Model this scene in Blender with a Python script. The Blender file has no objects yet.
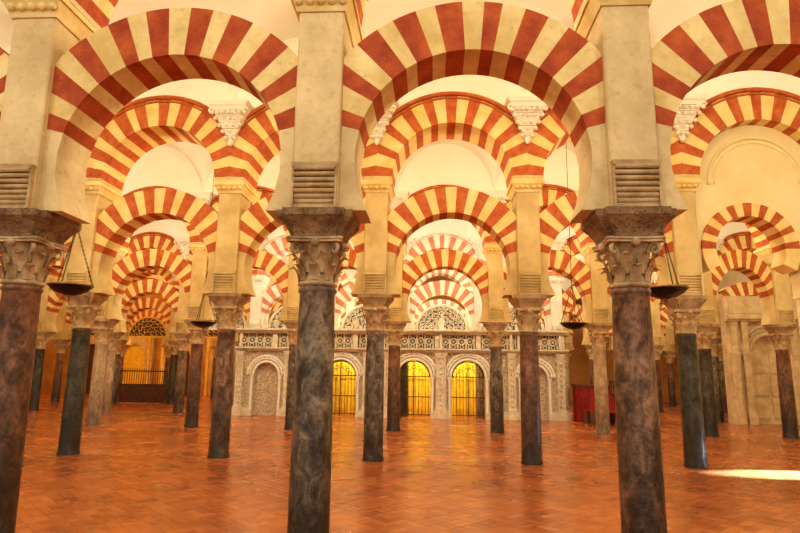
import bpy, math, random
from mathutils import Vector, Matrix
random.seed(7)
C=bpy.context.scene.collection
S=2.95365; D=5.89892; Y1=5.56253
ZI=3.11   # top of the impost blocks
def RY(r): return Y1+D*(r-1)
# ---------------------------------------------------------------- mesh helper
class M:
    def __init__(s): s.v=[];s.f=[];s.m=[];s.s=[]
    def add(s,vs,fs,mi=0,sm=False):
        o=len(s.v); s.v+= [tuple(p) for p in vs]
        for f in fs: s.f.append([i+o for i in f]); s.m.append(mi); s.s.append(sm)
    def frus(s,z0,hx0,hy0,z1,hx1,hy1,cx=0,cy=0,mi=0):
        vs=[(cx+a*hx0,cy+b*hy0,z0) for a,b in((-1,-1),(1,-1),(1,1),(-1,1))]+[(cx+a*hx1,cy+b*hy1,z1) for a,b in((-1,-1),(1,-1),(1,1),(-1,1))]
        s.add(vs,[(3,2,1,0),(4,5,6,7),(0,1,5,4),(1,2,6,5),(2,3,7,6),(3,0,4,7)],mi)
    def box(s,x0,x1,y0,y1,z0,z1,mi=0):
        s.frus(z0,(x1-x0)/2,(y1-y0)/2,z1,(x1-x0)/2,(y1-y0)/2,(x0+x1)/2,(y0+y1)/2,mi)
    def prism(s,poly,z0,z1,mi=0):
        n=len(poly)
        s.add([(x,y,z0) for x,y in poly]+[(x,y,z1) for x,y in poly],[tuple(range(n-1,-1,-1)),tuple(range(n,2*n))]+[(i,(i+1)%n,n+(i+1)%n,n+i) for i in range(n)],mi)
    def cbox(s,hx,hy,z0,z1,c=.02,cx=0,cy=0,mi=0):
        s.prism([(cx+a,cy+b) for a,b in((-hx+c,-hy),(hx-c,-hy),(hx,-hy+c),(hx,hy-c),(hx-c,hy),(-hx+c,hy),(-hx,hy-c),(-hx,-hy+c))],z0,z1,mi)
    def lathe(s,prof,n=24,cx=0,cy=0,cz=0,mi=0,caps=True,sm=True):
        vs=[];fs=[]
        for r,z in prof:
            for i in range(n):
                a=2*math.pi*i/n; vs.append((cx+r*math.cos(a),cy+r*math.sin(a),cz+z))
        for j in range(len(prof)-1):
            for i in range(n): fs.append((j*n+i,j*n+(i+1)%n,(j+1)*n+(i+1)%n,(j+1)*n+i))
        s.add(vs,fs,mi,sm)
        if caps:
            s.add([vs[i] for i in range(n)],[tuple(range(n-1,-1,-1))],mi); s.add([vs[(len(prof)-1)*n+i] for i in range(n)],[tuple(range(n))],mi)
    def tube(s,pts,r,n=6,mi=0,sm=True):
        pts=[Vector(p) for p in pts]; vs=[];fs=[]
        for j,p in enumerate(pts):
            d=(pts[min(j+1,len(pts)-1)]-pts[max(j-1,0)]).normalized()
            u=d.cross(Vector((0,1,0)) if abs(d.y)<.9 else Vector((1,0,0))).normalized(); w=d.cross(u)
            rr=r[j] if isinstance(r,(list,tuple)) else r
            for i in range(n):
                a=2*math.pi*i/n; vs.append(p+u*rr*math.cos(a)+w*rr*math.sin(a))
        for j in range(len(pts)-1):
            for i in range(n): fs.append((j*n+i,j*n+(i+1)%n,(j+1)*n+(i+1)%n,(j+1)*n+i))
        fs.append(tuple(range(n-1,-1,-1)));fs.append(tuple(range((len(pts)-1)*n,len(pts)*n)))
        s.add(vs,fs,mi,sm)
    def ball(s,c,r,sx=1,sy=1,sz=1,n=8,mi=0):
        vs=[];fs=[];k=n//2+1
        for j in range(k+1):
            t=math.pi*j/k
            for i in range(n):
                a=2*math.pi*i/n; vs.append((c[0]+r*sx*math.sin(t)*math.cos(a),c[1]+r*sy*math.sin(t)*math.sin(a),c[2]-r*sz*math.cos(t)))
        for j in range(k):
            for i in range(n): fs.append((j*n+i,j*n+(i+1)%n,(j+1)*n+(i+1)%n,(j+1)*n+i))
        s.add(vs,fs,mi,True)
    def arc(s,cx,zc,r,y,rt,a0,a1,n=20,seg=6,mi=0):
        s.tube([(cx+r*math.cos(a0+(a1-a0)*i/n),y,zc+r*math.sin(a0+(a1-a0)*i/n)) for i in range(n+1)],rt,seg,mi)
    def mesh(s,name,mats):
        me=bpy.data.meshes.new(name); me.from_pydata(s.v,[],s.f)
        for m in mats: me.materials.append(m)
        me.polygons.foreach_set('material_index',s.m); me.polygons.foreach_set('use_smooth',s.s); me.update(); return me
def obj(name,data,loc=(0,0,0),parent=None,rot=0,sx=1,**kw):
    o=bpy.data.objects.new(name,data); o.location=loc; o.rotation_euler=(0,0,rot); o.scale=(sx,1,1); C.objects.link(o)
    if parent is not None: o.parent=parent
    for k,v in kw.items(): o[k]=v
    return o
# ---------------------------------------------------------------- materials
def mat(name,c1,c2,scale=3,rough=.7,bump=.15,detail=6,c3=None,fine=40,metal=0,zdark=None,ramp=(.35,.65),f3=(.55,.7),zs=1,dist=0):
    m=bpy.data.materials.new(name); m.use_nodes=True; N=m.node_tree.nodes; L=m.node_tree.links
    b=N['Principled BSDF']; b.inputs['Roughness'].default_value=rough; b.inputs['Metallic'].default_value=metal
    g=N.new('ShaderNodeNewGeometry'); mp=N.new('ShaderNodeMapping'); mp.inputs['Scale'].default_value=(1,1,zs); L.new(g.outputs['Position'],mp.inputs['Vector'])
    n1=N.new('ShaderNodeTexNoise'); n1.inputs['Scale'].default_value=scale; n1.inputs['Detail'].default_value=detail; n1.inputs['Roughness'].default_value=.65; n1.inputs['Distortion'].default_value=dist
    L.new(mp.outputs[0],n1.inputs['Vector'])
    r=N.new('ShaderNodeValToRGB'); r.color_ramp.elements[0].position=ramp[0]; r.color_ramp.elements[1].position=ramp[1]
    r.color_ramp.elements[0].color=(*c1,1); r.color_ramp.elements[1].color=(*c2,1)
    L.new(n1.outputs['Fac'],r.inputs['Fac']); col=r.outputs['Color']
    n2=N.new('ShaderNodeTexNoise'); n2.inputs['Scale'].default_value=fine; n2.inputs['Detail'].default_value=4
    L.new(g.outputs['Position'],n2.inputs['Vector'])
    if c3:
        r2=N.new('ShaderNodeValToRGB'); r2.color_ramp.elements[0].position=f3[0]; r2.color_ramp.elements[1].position=f3[1]
        L.new(n2.outputs['Fac'],r2.inputs['Fac']); mx=N.new('ShaderNodeMixRGB'); mx.inputs['Color2'].default_value=(*c3,1)
        L.new(r2.outputs['Color'],mx.inputs['Fac']); L.new(col,mx.inputs['Color1']); col=mx.outputs['Color']
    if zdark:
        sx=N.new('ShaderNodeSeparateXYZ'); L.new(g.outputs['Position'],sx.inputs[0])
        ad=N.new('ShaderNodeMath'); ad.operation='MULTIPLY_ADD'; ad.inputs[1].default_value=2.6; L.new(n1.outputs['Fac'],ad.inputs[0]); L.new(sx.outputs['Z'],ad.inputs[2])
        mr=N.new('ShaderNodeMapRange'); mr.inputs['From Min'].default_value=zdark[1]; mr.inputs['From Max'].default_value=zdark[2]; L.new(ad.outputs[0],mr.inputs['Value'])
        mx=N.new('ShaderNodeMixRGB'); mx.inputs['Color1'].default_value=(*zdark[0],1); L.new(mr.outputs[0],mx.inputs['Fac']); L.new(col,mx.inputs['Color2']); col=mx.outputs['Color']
    L.new(col,b.inputs['Base Color'])
    bp=N.new('ShaderNodeBump'); bp.inputs['Strength'].default_value=bump; bp.inputs['Distance'].default_value=.02
    L.new(n2.outputs['Fac'],bp.inputs['Height']); L.new(bp.outputs[0],b.inputs['Normal'])
    return m
cream=mat('cream_voussoir_stone',(.76,.55,.18),(.89,.73,.35),2.5)
red=mat('ochre_red_brick',(.42,.080,.016),(.58,.17,.036),5,bump=.3,c3=(.36,.06,.014),f3=(.55,.8),fine=14)
redn=mat('aged_red_brick',(.32,.042,.010),(.56,.13,.028),3.5,bump=.4,detail=8)
creamn=mat('aged_cream_stone',(.66,.48,.18),(.88,.72,.37),2.2,bump=.35,c3=(.56,.39,.14),f3=(.58,.9),detail=9,fine=12)
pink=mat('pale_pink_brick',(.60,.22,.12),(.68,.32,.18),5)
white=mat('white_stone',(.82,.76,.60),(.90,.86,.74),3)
plaster=mat('sandy_plaster',(.56,.41,.17),(.78,.61,.29),1.6,bump=.25)
plastern=mat('weathered_sandstone',(.50,.37,.18),(.82,.66,.38),1.1,bump=.45,fine=12,c3=(.44,.31,.15),f3=(.56,1),ramp=(.28,.62),detail=7)
corbst=mat('brown_corbel_stone',(.40,.27,.13),(.66,.49,.28),5,bump=.4)
wallm=mat('cream_wall_plaster',(.80,.66,.34),(.88,.77,.46),1.2,bump=.1)
vaultm=mat('whitewashed_vault',(.88,.85,.70),(.93,.91,.80),1.0,bump=.08)
orangew=mat('ochre_end_wall',(.46,.23,.06),(.64,.36,.11),1.0,bump=.1)
impost=mat('dark_impost_stone',(.15,.08,.036),(.38,.25,.13),6,bump=.6,c3=(.08,.042,.02))
impostm=mat('brown_impost_stone',(.30,.19,.09),(.56,.41,.23),6,bump=.5)
capm=mat('carved_capital_stone',(.32,.20,.10),(.66,.50,.30),5,bump=.25)
capmm=mat('light_capital_stone',(.44,.29,.13),(.74,.56,.32),7,bump=.3)
gold=mat('gilded_carving',(.70,.40,.05),(.92,.66,.16),8,rough=.45)
iron=mat('black_iron',(.015,.013,.012),(.04,.035,.03),20,rough=.4,metal=.6)
dgrille=mat('bronze_grille',(.05,.03,.015),(.12,.07,.03),20,rough=.5,metal=.3)
brass=mat('aged_brass',(.25,.16,.06),(.45,.3,.1),20,rough=.35,metal=.9)
goldpanel=mat('bright_gilded_panel',(.80,.50,.02),(.95,.76,.10),9,rough=.5)
redpaint=mat('crimson_panel',(.22,.008,.006),(.32,.016,.010),4,rough=.5)
wood=mat('dark_wood',(.07,.025,.012),(.16,.065,.03),6,rough=.45)
scrst=mat('screen_pale_stone',(.60,.51,.35),(.80,.72,.54),5,bump=.3)
stonec=mat('carved_pale_stone',(.44,.35,.23),(.74,.64,.46),12,bump=.6,c3=(.30,.22,.14),fine=26,f3=(.50,.66))
shadowstone=mat('recess_shade_stone',(.15,.11,.07),(.30,.23,.15),9,bump=.6)  # dark tone paints shade behind the frieze and lunette carving
portst=mat('beige_portal_stone',(.54,.40,.21),(.76,.60,.36),3,bump=.4)
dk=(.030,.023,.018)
K=dict(zs=.6,dist=.8,detail=12,scale=7)
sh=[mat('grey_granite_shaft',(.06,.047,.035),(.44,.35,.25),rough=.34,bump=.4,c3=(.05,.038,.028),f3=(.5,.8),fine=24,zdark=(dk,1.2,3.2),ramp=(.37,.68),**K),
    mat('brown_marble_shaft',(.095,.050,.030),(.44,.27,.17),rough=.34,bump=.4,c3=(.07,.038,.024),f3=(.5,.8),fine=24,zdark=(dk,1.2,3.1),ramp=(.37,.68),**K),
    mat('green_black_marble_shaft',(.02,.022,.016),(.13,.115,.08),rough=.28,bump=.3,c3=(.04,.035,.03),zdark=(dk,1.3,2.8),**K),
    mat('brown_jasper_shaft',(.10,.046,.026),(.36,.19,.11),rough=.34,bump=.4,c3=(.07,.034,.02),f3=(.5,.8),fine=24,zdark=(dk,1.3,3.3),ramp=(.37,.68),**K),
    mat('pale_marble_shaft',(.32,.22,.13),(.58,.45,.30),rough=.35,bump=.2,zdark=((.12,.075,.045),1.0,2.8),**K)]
shname=['mottled grey granite','worn reddish-brown marble','green-black marble','brown jasper','pale grey marble']
# floor
fm=bpy.data.materials.new('terracotta_tile_floor'); fm.use_nodes=True; N=fm.node_tree.nodes; L=fm.node_tree.links; b=N['Principled BSDF']
g=N.new('ShaderNodeNewGeometry'); mp=N.new('ShaderNodeMapping'); mp.inputs['Rotation'].default_value=(0,0,math.radians(45)); L.new(g.outputs['Position'],mp.inputs['Vector'])
mp2=N.new('ShaderNodeMapping'); mp2.inputs['Rotation'].default_value=(0,0,math.radians(90)); L.new(mp.outputs[0],mp2.inputs['Vector'])
def brick(v):
    br=N.new('ShaderNodeTexBrick'); br.offset=0; br.inputs['Scale'].default_value=1; br.inputs['Brick Width'].default_value=.25; br.inputs['Row Height'].default_value=.125; br.inputs['Mortar Size'].default_value=.004
    br.inputs['Color1'].default_value=(.40,.115,.033,1); br.inputs['Color2'].default_value=(.57,.195,.060,1); br.inputs['Mortar'].default_value=(.32,.092,.03,1)
    L.new(v,br.inputs['Vector']); return br
b1=brick(mp.outputs[0]); b2=brick(mp2.outputs[0])
ck=N.new('ShaderNodeTexChecker'); ck.inputs['Scale'].default_value=1/.25; L.new(mp.outputs[0],ck.inputs['Vector'])
bm=N.new('ShaderNodeMixRGB'); L.new(ck.outputs['Fac'],bm.inputs['Fac']); L.new(b1.outputs['Color'],bm.inputs['Color1']); L.new(b2.outputs['Color'],bm.inputs['Color2'])
bf=N.new('ShaderNodeMixRGB'); L.new(ck.outputs['Fac'],bf.inputs['Fac']); L.new(b1.outputs['Fac'],bf.inputs['Color1']); L.new(b2.outputs['Fac'],bf.inputs['Color2'])
nz=N.new('ShaderNodeTexNoise'); nz.inputs['Scale'].default_value=.7; nz.inputs['Detail'].default_value=7; L.new(g.outputs['Position'],nz.inputs['Vector'])
mx=N.new('ShaderNodeMixRGB'); mx.blend_type='MULTIPLY'; mx.inputs['Fac'].default_value=1
rp=N.new('ShaderNodeValToRGB'); rp.color_ramp.elements[0].position=.3; rp.color_ramp.elements[1].position=.7; rp.color_ramp.elements[0].color=(.68,.62,.56,1); rp.color_ramp.elements[1].color=(1.12,1.14,1.18,1)
L.new(nz.outputs['Fac'],rp.inputs['Fac']); L.new(bm.outputs[0],mx.inputs['Color1']); L.new(rp.outputs['Color'],mx.inputs['Color2']); L.new(mx.outputs[0],b.inputs['Base Color'])
nz2=N.new('ShaderNodeTexNoise'); nz2.inputs['Scale'].default_value=1.0; nz2.inputs['Detail'].default_value=3; L.new(g.outputs['Position'],nz2.inputs['Vector'])
rr=N.new('ShaderNodeMapRange'); rr.inputs['From Min'].default_value=.3; rr.inputs['From Max'].default_value=.7; rr.inputs['To Min'].default_value=.20; rr.inputs['To Max'].default_value=.30; L.new(nz2.outputs['Fac'],rr.inputs['Value']); L.new(rr.outputs[0],b.inputs['Roughness'])
b.inputs['IOR'].default_value=1.58
bp=N.new('ShaderNodeBump'); bp.inputs['Strength'].default_value=.05; bp.inputs['Distance'].default_value=.004; L.new(bf.outputs[0],bp.inputs['Height']); bp.invert=True; L.new(bp.outputs[0],b.inputs['Normal'])
# ---------------------------------------------------------------- shell
XL,XR,YB,YF=-27.2,17.7,40.6,-6
def shell(name,x0,x1,y0,y1,z0,z1,m):
    k=M(); k.box(x0,x1,y0,y1,z0,z1); return obj(name,k.mesh(name,[m]),kind='structure')
shell('floor',XL,XR,YF,YB,-.2,0,fm)
shell('wall_back',XL,XR,YB,YB+.3,0,9.5,orangew)
shell('wall_left',XL-.3,XL,YF,YB,0,9.5,wallm)
shell('wall_right',XR,XR+.3,YF,YB,0,9.5,wallm)
def ceiling(y0,y1,k0,k1):
    y0+=.425; y1-=.425
    k=M(); nx=20*(k1-k0); ny=28; vs=[];fs=[]
    hw=(y1-y0)/2; hv=hw
    for j in range(ny+1):
        v=-hw*math.cos(math.pi*j/ny)
        zb=6.9+2.0*math.sqrt(max(0,1-(v/hv)**2))
        for i in range(nx+1):
            u=((i%20)/20-.5)*S
            if i%20==0:u=.5*S
            zl=6.9+1.6*math.sqrt(max(0,1-(u/1.43)**2))
            vs.append((k0*S+i*S/20,(y0+y1)/2+v,max(zb,zl)))
    for j in range(ny):
        for i in range(nx):
            a=j*(nx+1)+i; fs.append((a,a+nx+1,a+nx+2,a+1))
    k.add(vs,fs,0,True); obj('ceiling',k.mesh('ceiling',[vaultm]),kind='structure')
for r in range(0,6): ceiling(RY(r),RY(r+1),-9,6)
ceiling(RY(6),YB+.42,-9,6)
# ---------------------------------------------------------------- arches
PH=.222
def ringmesh(zc,rin,rout,half,t,a0,nv,foot,mlist,zfoot,seed):
    rnd=random.Random(seed); k=M()
    A=[a0+(math.pi-2*a0)*i/nv for i in range(nv+1)]
    for i in range(1,nv): A[i]+=rnd.uniform(-.018,.018)
    segs=[(foot,a0,2)]+[(A[i],A[i+1],i%2) for i in range(nv)]+[(math.pi-a0,math.pi-foot,2)]
    for (p,q,mi) in segs:
        n=4; vs=[]
        for j in range(n+1):
            a=p+(q-p)*j/n; c=abs(math.cos(a)); R=min(rout,half/c if c>1e-6 else rout)
            xi,zi=rin*math.cos(a),zc+rin*math.sin(a); xo,zo=R*math.cos(a),max(zc+R*math.sin(a),zfoot)
            vs+=[(xi,-t/2,zi),(xo,-t/2,zo),(xo,t/2,zo),(xi,t/2,zi)]
        fs=[]
        for j in range(n):
            o=4*j; fs+=[(o,o+4,o+5,o+1),(o+1,o+5,o+6,o+2),(o+2,o+6,o+7,o+3),(o+3,o+7,o+4,o)]
        fs+=[(0,1,2,3),(4*n+3,4*n+2,4*n+1,4*n)]
        k.add(vs,fs,mi)
    return k.mesh('horseshoe_arch',mlist)
H=S/2
UP=dict(zc=5.36,rin=1.18,rout=1.74)
lowM={};upM={}
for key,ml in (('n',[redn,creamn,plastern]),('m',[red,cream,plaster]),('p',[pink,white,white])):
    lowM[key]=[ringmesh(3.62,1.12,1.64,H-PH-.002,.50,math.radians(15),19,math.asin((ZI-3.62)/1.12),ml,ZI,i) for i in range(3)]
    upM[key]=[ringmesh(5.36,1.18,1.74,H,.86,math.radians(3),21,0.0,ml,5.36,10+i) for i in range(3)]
def spandrel(m):
    k=M(); n=28; zt=8.65; t=.42; vs=[];fs=[]
    for i in range(n+1):
        x=-H+2*H*i/n; z=UP['zc']+math.sqrt(UP['rout']**2-x*x)
        vs+=[(x,-t,z),(x,-t,zt),(x,t,zt),(x,t,z)]
    for i in range(n):
        o=4*i; fs+=[(o,o+4,o+5,o+1),(o+1,o+5,o+6,o+2),(o+2,o+6,o+7,o+3),(o+3,o+7,o+4,o)]
    fs+=[(0,1,2,3),(4*n+3,4*n+2,4*n+1,4*n)]
    k.add(vs,fs); return k.mesh('spandrel_wall',[m])
def moulding(m):
    k=M()
    for s_ in(-1,1):
        for R,rt in((1.79,.05),(1.70,.022)):
            a=math.acos((H-.04)/R)
            k.arc(0,UP['zc'],R,s_*.44,rt,a,math.pi-a,36,6)
    return k.mesh('extrados_moulding',[m])
spM={'n':spandrel(wallm),'m':spandrel(vaultm),'p':spandrel(white)}
moM={'n':moulding(cream),'m':moulding(red),'p':moulding(white)}
# ---------------------------------------------------------------- column parts
def shaftmesh(m):
    k=M(); k.lathe([(.205,0),(.205,.03),(.192,.06),(.188,.3),(.186,1.0),(.178,1.8),(.166,2.34),(.172,2.35),(.182,2.365),(.182,2.39),(.168,2.41)],32); return k.mesh('shaft',[m])
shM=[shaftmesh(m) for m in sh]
def capmesh(m):
    k=M(); k.lathe([(.165,0),(.19,.012),(.19,.035),(.168,.05),(.165,.2),(.175,.32),(.22,.40)],24)
    def leaf(ang,z0,h,r,w,out):
        rows=[]
        for j in range(8):
            t=j/7; z=z0+h*min(1,1.25*t-.32*t**3) if t<.99 else z0+h*.76
            o=r+out*(t**2.0)+(.025 if t>.9 else 0); ww=w*(.8+.5*t-1.0*t*t*t) ; rows.append((o,z,max(ww,.02)))
        vs=[];fs=[]
        for o,z,ww in rows:
            for c in(-1,-.5,0,.5,1):
                rr=o+.022*(1-abs(c))-(.010 if abs(c)==.5 else 0); x=ww*c/2
                vs.append((rr*math.cos(ang)-x*math.sin(ang),rr*math.sin(ang)+x*math.cos(ang),z))
        for j in range(7):
            for i in range(4): a=j*5+i; fs.append((a,a+1,a+6,a+5))
        k.add(vs,fs,0,True)
    for i in range(8): leaf(i*math.pi/4,.05,.17,.172,.115,.085)
    for i in range(8): leaf((i+.5)*math.pi/4,.12,.22,.175,.115,.10)
    for i in range(4):
        a=math.pi/4+i*math.pi/2; u=Vector((math.cos(a),math.sin(a),0))
        pts=[]; rad=[]
        for j in range(15):
            t=j/14; th=math.pi*.9-t*math.pi*2.6; rr=.062*(1-.75*t)
            pts.append(u*(.262+rr*math.cos(th))+Vector((0,0,.345+rr*math.sin(th)))); rad.append(.022*(1-.3*t))
        k.tube([u*.17+Vector((0,0,.2)),u*.19+Vector((0,0,.3))]+pts,[.018,.02]+rad,6)
        b=i*math.pi/2; k.ball((.235*math.cos(b),.235*math.sin(b),.40),.045,n=8)
    poly=[]
    for i in range(4):
        a=i*math.pi/2
        for x,y in((.258,-.22),(.238,-.12),(.228,0),(.238,.12),(.258,.22),(.243,.248)):
            poly.append((x*math.cos(a)-y*math.sin(a),x*math.sin(a)+y*math.cos(a)))
    k.prism(poly,.405,.432); k.prism([(x*1.05,y*1.05) for x,y in poly],.432,.45)
    return k.mesh('capital',[m])
capN,capF=capmesh(capm),capmesh(capmm)
def impmesh(m,q=1):
    k=M()
    prof=[(0,.25),(.03,.255),(.07,.275),(.12,.31),(.165,.35),(.185,.37),(.25,.375)]
    for (z0,a),(z1,b_) in zip(prof[:-1],prof[1:]):
        a*=q;b_*=q
        k.frus(z0,a,a*.80,z1,b_,b_*.80); k.frus(z0,a*.8,a,z1,b_*.8,b_)
    return k.mesh('impost_block',[m])
impN,impF=impmesh(impost,.96),impmesh(impostm,.90)
def piermesh(m):
    k=M(); k.cbox(PH,.33,ZI,5.16,.015); return k.mesh('pier_shaft',[m])
def corbmesh(m):
    k=M(); n=7; w=PH-.03
    for i in range(n):
        z=ZI+.04+i*.052; y=.332+.008*i
        k.tube([(-w,-y,z+.02),(w,-y,z+.02)],.023,8)
    k.box(-w,w,-.34,-.30,ZI,ZI+.39); k.frus(ZI+.39,PH-.01,.04,ZI+.43,PH,.05,0,-.345)
    k.box(-w-.022,-w,-.37,-.30,ZI,ZI+.40); k.box(w,w+.022,-.37,-.30,ZI,ZI+.40)
    return k.mesh('roll_corbel',[m])
def cormesh(m):
    k=M()
    for z0,a,b_,z1,a2,b2 in((5.12,.24,.35,5.18,.26,.37),(5.18,.26,.36,5.27,.30,.43),(5.27,.32,.44,5.31,.32,.44),(5.31,.29,.42,5.36,.29,.43)): k.frus(z0,a,b_,z1,a2,b2)
    for i in range(5):
        for s_ in(-1,1): k.ball((-.22+.11*i,s_*.39,5.21),.042,n=8)
    return k.mesh('pier_cornice',[m])
pierM={'n':(piermesh(plastern),corbmesh(corbst),cormesh(creamn)),'m':(piermesh(plaster),corbmesh(plaster),cormesh(cream)),'p':(piermesh(white),corbmesh(white),cormesh(white))}
def bracketmesh():
    k=M()
    L_=[(6.80,.42,.40,6.88),(6.72,.37,.34,6.80),(6.62,.31,.28,6.72),(6.51,.25,.22,6.62),(6.40,.19,.17,6.51),(6.28,.13,.11,6.40),(6.16,.07,.07,6.28)]
    for z0,a,d,z1 in L_: k.frus(z0,a*.86,d*.43,z1,a,d*.5,0,-d/2)
    for z,a,d in((6.67,.33,.31),(6.57,.27,.25),(6.45,.21,.19),(6.34,.15,.14),(6.22,.09,.09)):
        n=max(2,int(a/.055))
        for i in range(n+1): k.ball((-a+2*a*i/n,-d,z),.045,n=6)
    k.ball((0,-.07,6.12),.06,sz=1.3)
    for s_ in(-1,1): k.arc(s_*.33,6.71,.06,-.3,.022,0,5.2,10,5)
    return k.mesh('vault_bracket',[white])
brM=bracketmesh()
cols={1:[(-2,2)],2:[(-3,3)],3:[(-5,4)],4:[(-7,5)],5:[(-8,5)],6:[(-9,-2),(2,5)]}
shaftpick={(1,-2):0,(1,-1):3,(1,0):0,(1,1):1,(1,2):0,(2,-2):2,(2,-1):1,(2,0):0,(2,1):3,(2,2):2,(3,-4):2,(3,-3):4,(3,-2):3,(3,-1):0,(3,0):3,(3,1):0,(3,2):4,(3,3):2,(3,4):3}
def XK(r,k):
    if r==3 and k==4: return 11.0
    return k*S
for r,rng in cols.items():
  for ka,kb in rng:
    y=RY(r)
    for kk in range(ka,kb+1):
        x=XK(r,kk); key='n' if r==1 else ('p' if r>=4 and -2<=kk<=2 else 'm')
        si=shaftpick.get((r,kk),(kk*7+r*3)%5)
        e=obj('column',None,(x,y,0),label=f'{shname[si]} column with leafy carved capital and '+('dark' if r==1 else 'brown')+' impost',category='column',group='columns of the hall arcades')
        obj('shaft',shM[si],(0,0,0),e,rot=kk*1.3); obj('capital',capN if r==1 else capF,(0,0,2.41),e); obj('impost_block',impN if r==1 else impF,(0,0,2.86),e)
        p=obj('pier',None,(x,y,ZI),label='square sandstone pier with rolled corbel standing on a column',category='pier',group='piers above the columns')
        a,b_,c_=pierM[key]
        obj('pier_shaft',a,(0,0,-ZI),p); obj('roll_corbel',b_,(0,0,-ZI),p); obj('roll_corbel',b_,(0,0,-ZI),p,rot=math.pi); obj('pier_cornice',c_,(0,0,-ZI),p)
        if (ka<kk<kb or r<=2) and r<6:
            for s_ in ((0,math.pi) if r<4 else (0,)):
                obj('vault_bracket',brM,(x,y+(-.43 if s_==0 else .43),0),rot=s_,label='white carved plaster bracket on the upper wall',category='bracket',group='brackets under the vaults')
        if kk<kb:
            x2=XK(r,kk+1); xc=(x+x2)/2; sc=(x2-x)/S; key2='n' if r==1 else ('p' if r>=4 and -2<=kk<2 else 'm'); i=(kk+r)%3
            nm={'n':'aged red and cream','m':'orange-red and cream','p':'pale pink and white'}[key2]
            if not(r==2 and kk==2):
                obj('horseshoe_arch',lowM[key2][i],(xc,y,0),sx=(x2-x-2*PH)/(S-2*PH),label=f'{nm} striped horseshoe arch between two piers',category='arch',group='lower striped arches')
            u=obj('round_arch',None,(xc,y,5.36),label=f'{nm} striped round arch carrying the upper wall',category='arch',group='upper striped arches')
            obj('voussoir_ring',upM[key2][i],(0,0,-5.36),u,sx=sc); obj('spandrel_wall',spM[key2],(0,0,-5.36),u,sx=sc); obj('extrados_moulding',moM[key2],(0,0,-5.36),u,sx=sc)
# ---------------------------------------------------------------- arched wall helper
def archwall(x0,x1,z0,z1,y0,y1,ops,k,mi=0):
    xs={x0,x1}
    zt=z1 if callable(z1) else (lambda x:z1)
    if callable(z1): xs|={x0+(x1-x0)*i/40 for i in range(41)}
    for cx,r,zs in ops:
        for i in range(17): xs.add(cx-r*math.cos(math.pi*i/16))
    xs=sorted(x for x in xs if x0-1e-9<=x<=x1+1e-9)
    def low(x):
        for cx,r,zs in ops:
            if cx-r-1e-6<=x<=cx+r+1e-6: return zs+math.sqrt(max(0,r*r-(x-cx)**2))
        return z0
    for a,b_ in zip(xs[:-1],xs[1:]):
        if b_-a<1e-6: continue
        mid=(a+b_)/2; inside=any(cx-r<mid<cx+r for cx,r,zs in ops)
        za,zb=(low(a),low(b_)) if inside else (z0,z0); ta,tb=zt(a),zt(b_)
        k.add([(a,y0,za),(b_,y0,zb),(b_,y0,tb),(a,y0,ta),(a,y1,za),(b_,y1,zb),(b_,y1,tb),(a,y1,ta)],[(0,1,2,3),(5,4,7,6),(0,4,5,1),(3,2,6,7),(0,3,7,4),(1,5,6,2)],mi)
# wall infill of one bay with a blind arch and a smaller striped horseshoe arch
xi=2.5*S; yi=RY(2)
k=M()
archwall(-1.17,1.17,ZI,lambda x:5.36+math.sqrt(max(0,1.175**2-x*x)),-.16,.16,[(-.25,.90,4.02)],k)
k.box(-1.25,-1.17,-.16,.16,ZI,5.12); k.box(1.17,1.25,-.16,.16,ZI,5.12); k.box(.70,1.25,-.16,.16,0,ZI)
k.arc(0,5.36,.90,-.16,.035,-.05,math.pi+.05,30,6); k.arc(0,5.36,.80,-.16,.015,-.05,math.pi+.05,30,6)
obj('wall_infill',k.mesh('wall_infill',[wallm]),(xi,yi,0),kind='structure')
obj('horseshoe_arch',ringmesh(4.02,.64,.90,.915,.46,math.radians(0),17,math.asin(-.30/.64),[red,cream,cream],3.6,55),(xi-.25,yi,0),label='small orange-red and cream striped horseshoe arch set in plain wall',category='arch',group='lower striped arches')
# ---------------------------------------------------------------- choir screen
ys=RY(4)-.72
scr=obj('choir_screen',None,(0,ys,0),label='pale carved stone screen with arched gilded gateways and pierced frieze',category='screen')
ops=[(-5.2,.46,1.5),(-2.36,.60,1.5),(.42,.62,1.5),(2.45,.62,1.5),(4.9,.46,1.5)]
glow={-2.36,.42,2.45}
k=M(); archwall(-6.4,6.1,0,2.5,-.12,.12,ops,k)
k.box(-5.7,-4.7,.10,.2,0,2.1); k.box(4.4,5.4,.10,.2,0,2.1)
rnd=random.Random(3)
x=-6.2
while x<6.0:
    for z in(1.45,1.62,1.8,1.98,2.14,2.3,.5,.68,.86,1.04,1.22):
        xx=x+(.09 if int(z*10)%2 else 0)
        if any((xx-cx)**2+(max(0,z-zs))**2<(r+.38)**2 for cx,r,zs in ops): continue
        a=rnd.uniform(0,6.28); k.arc(xx,z,.065+rnd.uniform(-.02,.02),-.13,.022,a,a+4.6,7,4,1); k.ball((xx,-.13,z),.03,n=5,mi=1)
    x+=.19+rnd.uniform(-.02,.03)
obj('screen_wall',k.mesh('screen_wall',[stonec,scrst]),(0,0,0),scr)
k=M()
for z0,a,z1 in((2.40,.20,2.44),(2.44,.28,2.50),(2.50,.36,2.55),(3.08,.22,3.13),(3.13,.30,3.19),(3.19,.38,3.24),(0,.22,.22),(.22,.17,.28)):
    if z0<1:
        segs=[];p=-6.45
        for cx,r,_ in ops: segs.append((p,cx-r-.02)); p=cx+r+.02
        segs.append((p,6.15))
    else: segs=[(-6.45,6.15)]
    for a0,a1 in segs: k.box(a0,a1,-a,min(a,.24),z0,z1)
obj('cornice',k.mesh('cornice',[scrst]),(0,0,0),scr)
k=M()
x=-6.3; j=0
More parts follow.
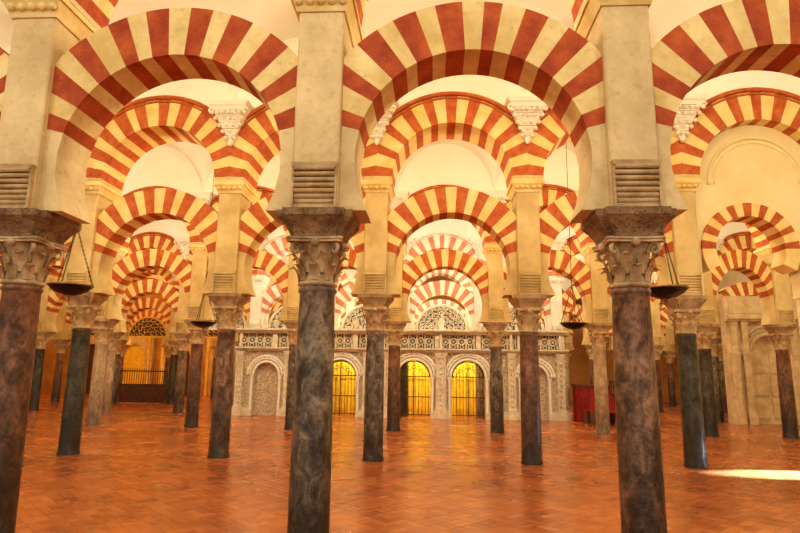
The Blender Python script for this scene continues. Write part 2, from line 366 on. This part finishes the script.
while x<6.0:
    if j%5==4:
        k.box(x+.06,x+.24,-.16,.02,2.56,3.08); k.lathe([(.08,0),(.05,.08),(.09,.2),(.06,.34),(.0,.5)],8,x+.15,-.05,3.24)
    else:
        k.arc(x+.15,2.83,.12,-.02,.032,0,2*math.pi,12,5); k.ball((x+.15,-.02,2.83),.05,n=6)
        for s_ in(-1,1): k.arc(x+.15,2.83+s_*.2,.07,-.02,.022,0,2*math.pi,8,4)
        k.lathe([(.05,0),(.06,.05),(.03,.10),(.0,.18)],6,x+.15,-.0,3.24)
    k.lathe([(.03,0),(.045,.1),(.025,.2),(.05,.3),(.03,.42),(.04,.53)],8,x,-.02,2.55)
    x+=.31; j+=1
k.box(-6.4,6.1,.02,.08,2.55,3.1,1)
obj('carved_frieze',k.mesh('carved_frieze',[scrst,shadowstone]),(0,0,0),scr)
for x in(-6.2,-4.35,-3.4,-1.35,-.55,1.43,3.42,4.05,5.85):
    k=M(); w=.22 if abs(x-1.43)<.1 else .15
    k.box(x-w,x+w,-.34,-.10,0,.35); k.box(x-w*.7,x+w*.7,-.22,-.1,.35,2.2); k.frus(2.2,w*.7,.08,2.40,w*1.2,.14,x,-.18)
    for s_ in(-1,1): k.lathe([(.045,.35),(.03,.42),(.028,1.1),(.04,1.13),(.028,1.16),(.026,2.05),(.05,2.2)],8,x+s_*w*.75,-.25,0)
    for j in range(9): 
        z=.5+j*.19
        k.ball((x,-.23,z),.05,n=6)
    k.lathe([(.05,2.55),(.09,2.62),(.05,2.75),(.08,2.95),(.03,3.08)],8,x,-.26,0)
    obj('carved_pilaster',k.mesh('carved_pilaster',[scrst]),(0,0,0),scr)
for cx,r,zs in ops:
    k=M()
    for R,rt in((r+.04,.05),(r+.16,.035),(r+.26,.05)):
        k.arc(cx,zs,R,-.14,rt,0,math.pi,24,6)
    for j in range(13):
        a=math.pi*(j+.5)/13; k.ball((cx+(r+.21)*math.cos(a),-.16,zs+(r+.21)*math.sin(a)),.04,n=6)
    for s_ in(-1,1): k.lathe([(.07,0),(.05,.1),(.05,1.35),(.08,1.45),(.09,1.5)],10,cx+s_*(r+.08),-.16,0)
    obj('archivolt',k.mesh('archivolt',[white]),(0,0,0),scr)
    if cx not in glow: continue
    k=M()
    n=10
    for i in range(n):
        x=cx-r+2*r*(i+.5)/n; zt=zs+math.sqrt(max(.01,r*r-(x-cx)**2)); k.tube([(x,0,.02),(x,0,zt-.02)],.009,5)
    for z in(.1,.75,1.5): k.box(cx-r,cx+r,-.02,.02,z,z+.035)
    k.box(cx-.02,cx+.02,-.02,.02,.02,zs+r-.02)
    k.arc(cx,zs,r-.03,0,.025,0,math.pi,20,5)
    for i in range(7): a=math.pi*(i+.5)/7; k.arc(cx+r*.6*math.cos(a),zs+r*.6*math.sin(a),.07,0,.010,0,2*math.pi,8,4)
    obj('gate',k.mesh('gate',[dgrille]),(0,0,0),scr,label='dark bronze barred gate')
for cx in sorted(glow):  # panels added to give the yellow glow behind the gates
    k=M(); k.box(-.9,.9,-.1,.1,0,2.6)
    for i in range(4):
        for s_ in(0,1): k.box(-.82+i*.43,-.82+i*.43+.34,-.14,-.1,.2+s_*1.2,1.2+s_*1.2)
    for i in range(5): k.lathe([(.05,0),(.04,.1),(.04,2.3),(.06,2.5)],8,-.86+i*.43,-.16,0)
    k.frus(2.6,.92,.16,2.75,.96,.2)
    obj('added_glow_panel',k.mesh('added_glow_panel',[goldpanel]),(cx,RY(4)+1.6,0),label='gilded carved altar panel added behind the screen gates for their glow',category='altar panel',group='gilded panels')
for kk in(-3,-2,-1,0,1):
    cx=(kk+.5)*S
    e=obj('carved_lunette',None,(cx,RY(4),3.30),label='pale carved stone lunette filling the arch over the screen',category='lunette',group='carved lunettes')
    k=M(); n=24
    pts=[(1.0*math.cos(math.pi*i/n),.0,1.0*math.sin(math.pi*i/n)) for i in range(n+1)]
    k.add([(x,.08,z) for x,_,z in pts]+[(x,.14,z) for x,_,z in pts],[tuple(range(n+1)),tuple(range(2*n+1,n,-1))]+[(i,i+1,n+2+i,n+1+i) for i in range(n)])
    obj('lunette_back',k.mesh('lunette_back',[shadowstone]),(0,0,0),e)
    k=M(); k.tube([(x,0.05,z) for x,_,z in pts],.06,6); k.box(-1.05,1.05,-.02,.12,-.05,.05)
    rnd=random.Random(kk)
    for R,nn in((.82,17),(.64,13),(.46,9),(.28,5)):
        for i in range(nn):
            a=math.pi*(i+.5)/nn; q=rnd.uniform(0,6)
            k.arc(R*math.cos(a),.06+R*math.sin(a),.07,.03,.021,q,q+5.0,8,4); k.ball((R*math.cos(a),.04,.06+R*math.sin(a)),.035,n=5)
    k.ball((0,.03,.38),.13,sy=.4); k.ball((0,.03,.60),.07,sy=.5); k.box(-.09,.09,0,.08,.05,.30)
    obj('scroll_relief',k.mesh('scroll_relief',[white]),(0,0,0),e)
# ---------------------------------------------------------------- furniture rows right of the screen
e=obj('red_cabinet',None,(6.9,22.2,0),label='dark red panelled cabinet beside a brown shelf unit',category='cabinet')
k=M(); k.box(-.60,.60,-.35,.35,0,1.25)
for x in(-.54,-.16,.22):
    for z in(.12,.68): k.box(x,x+.30,-.38,-.35,z,z+.48)
obj('body',k.mesh('body',[redpaint]),(0,0,0),e)
k=M(); k.box(-.64,.64,-.40,.39,1.25,1.32); obj('top_board',k.mesh('top_board',[wood]),(0,0,0),e)
e=obj('shelf_rack',None,(8.25,22.2,0),label='brown shelving unit with dark red lining beside a cabinet',category='shelf')
k=M()
for x in(-.6,.0,.6): 
    for y in(-.2,.2): k.box(x-.03,x+.03,y-.02,y+.02,0,1.45)
obj('frame',k.mesh('frame',[wood]),(0,0,0),e)
for z in(.08,.48,.93,1.42):
    k=M(); k.box(-.65,.65,-.24,.24,z,z+.05); obj('shelf_board',k.mesh('shelf_board',[wood]),(0,0,0),e)
k=M(); k.box(-.55,.55,-.16,.16,.13,.44); obj('red_lining',k.mesh('red_lining',[redpaint]),(0,0,0),e)
for i,yy in enumerate((21.2,20.3)):
    e=obj('bench',None,(7.35,yy,0),label='low dark wooden bench with crimson seat and back',category='bench',group='bench rows')
    k=M(); k.box(-.95,.95,.18,.23,.48,.88); k.box(-.95,.95,-.2,.2,.42,.48); obj('seat',k.mesh('seat',[redpaint]),(0,0,0),e)
    for x in(-.93,0,.93):
        k=M(); k.box(x-.03,x+.03,-.2,.24,0,.42); k.box(x-.03,x+.03,.23,.27,0,.92); obj('leg',k.mesh('leg',[wood]),(0,0,0),e)
# stone portal at right : layered pilasters and panelled masonry
e=obj('stone_portal',None,(13.3,22.4,0),label='beige stone portal with layered pilasters and round arch',category='portal')
k=M(); archwall(-1.45,1.45,0,4.6,-.2,.2,[(0,.62,2.5)],k)
for z in(.9,1.8,2.7):
    for s_ in(-1,1): k.box(s_*1.08-.37,s_*1.08+.37,-.215,-.2,z-.01,z+.01)
for z in(3.95,):
    for i in range(4): k.box(-1.3+i*.67,-1.3+i*.67+.56,-.24,-.2,z,z+.5)
obj('portal_wall',k.mesh('portal_wall',[portst]),(0,0,0),e)
k=M()
for R,rt in((.68,.06),(.84,.04),(.98,.05)): k.arc(0,2.5,R,-.22,rt,0,math.pi,24,6)
k.box(-1.5,1.5,-.45,-.2,3.65,3.72); k.box(-1.5,1.5,-.52,-.2,3.72,3.84)
for i in range(12): k.ball((-1.38+i*.25,-.26,3.58),.05,n=6)
for i in range(10): a=math.pi*(i+.5)/10; k.ball((.91*math.cos(a),-.24,2.5+.91*math.sin(a)),.045,n=6)
obj('archivolt',k.mesh('archivolt',[portst]),(0,0,0),e)
for x in(-1.24,-.86,.86,1.24):
    k=M(); w=.15
    k.box(x-w,x+w,-.42,-.2,0,.4); k.box(x-w*.75,x+w*.75,-.36,-.2,.4,2.2); k.box(x-w*.45,x+w*.45,-.39,-.36,.55,2.05)
    k.frus(2.2,w*.75,.08,2.45,w*1.05,.12,x,-.28); k.box(x-w*1.05,x+w*1.05,-.42,-.2,2.45,2.52)
    k.box(x-w*.65,x+w*.65,-.34,-.2,2.52,3.4); k.frus(3.4,w*.65,.07,3.65,w,.12,x,-.28)
    obj('pilaster',k.mesh('pilaster',[portst]),(0,0,0),e)
k=M(); k.box(-.62,.62,.05,.15,0,3.2)
for z in(.2,1.0,1.8):
    for s_ in(-1,1): k.box(s_*.3-.22,s_*.3+.22,.0,.05,z,z+.7)
obj('recessed_panel',k.mesh('recessed_panel',[portst]),(0,0,0),e)
# railing and chapel arches in the far left aisle
cx=-4.5*S
e=obj('chapel_gate',None,(cx,RY(5)+.0,0),label='dark iron railing gate closing a chapel bay',category='gate')
k=M(); k.box(-1.22,1.22,-.02,.02,1.55,1.61); k.box(-1.22,1.22,-.02,.02,.9,.95); k.box(-1.22,1.22,-.02,.02,.05,.10)
for i in range(21): x=-1.2+2.4*i/20; k.tube([(x,0,0),(x,0,1.7)],.014,5)
obj('bars',k.mesh('bars',[dgrille]),(0,0,0),e)
k=M(); k.box(-1.2,1.2,.0,.02,.1,.9); obj('lower_panel',k.mesh('lower_panel',[wood]),(0,0,0),e)
for kk in(-6,-5,-4):
    e=obj('carved_tympanum',None,((kk+.5)*S,RY(5),3.3),label='dark carved wooden tympanum filling an aisle arch',category='tympanum',group='carved aisle tympana')
    k=M(); n=20; R=.98
    pts=[(R*math.cos(math.pi*i/n),R*math.sin(math.pi*i/n)) for i in range(n+1)]
    k.add([(x,.04,z) for x,z in pts]+[(x,.10,z) for x,z in pts],[tuple(range(n+1)),tuple(range(2*n+1,n,-1))]+[(i,i+1,n+2+i,n+1+i) for i in range(n)])
    obj('panel',k.mesh('panel',[wood]),(0,0,0),e)
    k=M(); k.arc(0,0,R,.02,.05,0,math.pi,20,6); k.box(-1.03,1.03,-.03,.1,-.06,.04)
    for rr,nn in((.78,11),(.52,7),(.26,4)):
        for i in range(nn): a=math.pi*(i+.5)/nn; k.arc(rr*math.cos(a),.06+rr*math.sin(a),.09,.02,.022,a,a+5,8,4)
    obj('relief',k.mesh('relief',[gold]),(0,0,0),e)
for j,cx in enumerate((-22.6,-19.6,-16.4,-13.2,-10.0)):
    lit=j%2==1
    e=obj('chapel_arch',None,(cx,YB-.25,0),label=('pale stone chapel arch with glowing gilded niche panel' if lit else 'pale stone chapel arch with dark wooden doors'),category='altarpiece' if lit else 'doorway',group='chapel arches on the end wall')
    k=M(); archwall(-1.3,1.3,0,5.2,-.15,.15,[(0,.8,2.6)],k); k.frus(5.2,1.35,.2,5.4,1.45,.28)
    obj('frame',k.mesh('frame',[portst]),(0,0,0),e)
    k=M(); k.box(-.8,.8,.1,.18,0,3.4); 
    for i in range(3):
        for q in range(4): k.box(-.7+i*.5,-.3+i*.5,.06,.1,.2+q*.75,.8+q*.75)
    obj('niche_panel',k.mesh('niche_panel',[goldpanel if lit else wood]),(0,0,0),e)
    for x in(-1.1,1.1): 
        k=M(); k.lathe([(.14,0),(.14,.3),(.1,.4),(.09,4.4),(.14,4.7),(.16,5.1)],12,x,-.24,0); obj('gilt_column',k.mesh('gilt_column',[gold]),(0,0,0),e)
# ---------------------------------------------------------------- hanging lamps
def lathemesh(nm,prof,m,n=28):
    k=M(); k.lathe(prof,n); return k.mesh(nm,[m])
bowl=lathemesh('bowl',[(.0,-.13),(.06,-.128),(.16,-.10),(.25,-.05),(.29,0),(.31,.012),(.31,.03),(.28,.03),(.24,-.03),(.15,-.075),(.0,-.10)],iron)
k=M(); k.lathe([(.308,.005),(.316,.012),(.316,.028),(.308,.034)],28); rim=k.mesh('rim',[brass])
k=M(); k.lathe([(.0,-.22),(.02,-.205),(.012,-.18),(.03,-.16),(.035,-.13)],10); fin=k.mesh('finial',[brass])
k=M()
p0=Vector((.30,0,.03));p1=Vector((.015,0,.88))
for i in range(26):
    a=p0.lerp(p1,i/26);b_=p0.lerp(p1,(i+1.25)/26); d=(b_-a); w=Vector((0,1,0)) if i%2 else d.cross(Vector((0,1,0))).normalized()
    c=(a+b_)/2; k.tube([c+d*.5*math.cos(t*math.pi/4)+w*.010*math.sin(t*math.pi/4) for t in range(9)],.0045,4)
chain=k.mesh('chain',[iron])
k=M(); k.arc(0,.91,.03,0,.008,0,2*math.pi,12,5); k.ball((0,0,.88),.025); ringm=k.mesh('ring',[brass])
def lamp(x,y,z,ztop):
    e=obj('hanging_lamp',None,(x,y,z),label='dark shallow bowl lamp hanging on three brass chains',category='lamp',group='hanging bowl lamps')
    obj('bowl',bowl,(0,0,0),e);obj('rim',rim,(0,0,0),e);obj('finial',fin,(0,0,0),e);obj('ring',ringm,(0,0,0),e)
    for i in range(3): obj('chain',chain,(0,0,0),e,rot=.5+i*2*math.pi/3)
    k=M(); k.tube([(0,0,.94),(0,0,ztop-z)],.007,5); obj('suspension_rod',k.mesh('suspension_rod',[iron]),(0,0,0),e)
lamp(-4.35,8.5,2.83,8.85); lamp(-4.6,14.4,2.80,8.85); lamp(4.5,14.4,2.84,8.85); lamp(4.42,8.5,2.83,8.85)
# ---------------------------------------------------------------- lights
def pt(x,y,z,w,col,r=.12):
    l=bpy.data.lights.new('unseen_light','POINT'); l.energy=w*.78; l.color=col; l.shadow_soft_size=r; o=bpy.data.objects.new('unseen_light',l); o.location=(x,y,z); C.objects.link(o)  # unseen point light without a fixture, added to light the naves
warm=(1,.88,.61); warm2=(1,.60,.20); neu=(1,.94,.80); nw=(1,.90,.70)
for kk in(-2,0,2): pt(kk*S+.5,1.0,6.2,250,nw,.2)  # added out of view to light the nearest arcade's front
for kk in(-3,-2,-1,0,1,2,3): pt(kk*S,RY(1)+.75,6.1,165,warm)
for kk in(-5,-4,-3,-2,-1,0,1,2,3,4): pt(kk*S,RY(2)+.75,6.1,155,warm)
for kk in(-6,-4,-3,-2,-1,0,1,2,3,4): pt(kk*S,RY(3)+.75,6.1,170 if abs(kk)<3 else 140,neu if abs(kk)<3 else warm)
for kk in(-7,-5,-3): pt(kk*S,RY(4)+.75,6.1,150,(1,.72,.36))
for kk in(-1,1,2,4): pt(kk*S,RY(4)+.75,6.1,230,neu)
for kk in(-7,-5,-3): pt(kk*S,RY(5)+.75,6.1,200,warm2)
for kk in(-7,-5,-4): pt(kk*S,RY(6)+.75,4.8,220,warm2)
for kk in(-1,1,4): pt(kk*S,RY(5)+.9,6.1,210,neu)
for cx in(-2.36,.42,2.45): pt(cx,RY(4)+.7,2.9,180,(1,.84,.42),.05)  # added unseen lights for the glow behind the gates
l=bpy.data.lights.new('sun_patch','SPOT'); l.energy=80000; l.color=(.34,.66,1); l.spot_size=math.radians(11); l.spot_blend=.6; l.shadow_soft_size=.02
o=bpy.data.objects.new('sun_patch',l); o.location=(12.8,10.75,2.3); o.rotation_euler=(Vector((7.4,10.78,0))-Vector(o.location)).to_track_quat('-Z','Y').to_euler(); C.objects.link(o)
w=bpy.data.worlds.new('World'); bpy.context.scene.world=w; w.use_nodes=True; w.node_tree.nodes['Background'].inputs[0].default_value=(1,.91,.74,1); w.node_tree.nodes['Background'].inputs[1].default_value=.72
# ---------------------------------------------------------------- camera
f,p,ro,yw,cx=587.90,.18089,.01293,-.05603,1.1052
F=Vector((math.sin(yw)*math.cos(p),math.cos(yw)*math.cos(p),math.sin(p))); R0=Vector((math.cos(yw),-math.sin(yw),0)); U0=R0.cross(F)
R=R0*math.cos(ro)+U0*math.sin(ro); U=U0*math.cos(ro)-R0*math.sin(ro)
cd=bpy.data.cameras.new('Camera'); cd.sensor_width=36; cd.lens=36*f/800; cd.clip_start=.05
co=bpy.data.objects.new('Camera',cd); C.objects.link(co)
co.matrix_world=Matrix(((R.x,U.x,-F.x,cx),(R.y,U.y,-F.y,0),(R.z,U.z,-F.z,1.6),(0,0,0,1)))
bpy.context.scene.camera=co
vs_=bpy.context.scene.view_settings
vs_.view_transform='Standard'
for lk in('Medium High Contrast','Standard - Medium High Contrast'):
    try: vs_.look=lk; break
    except Exception as ex: pass
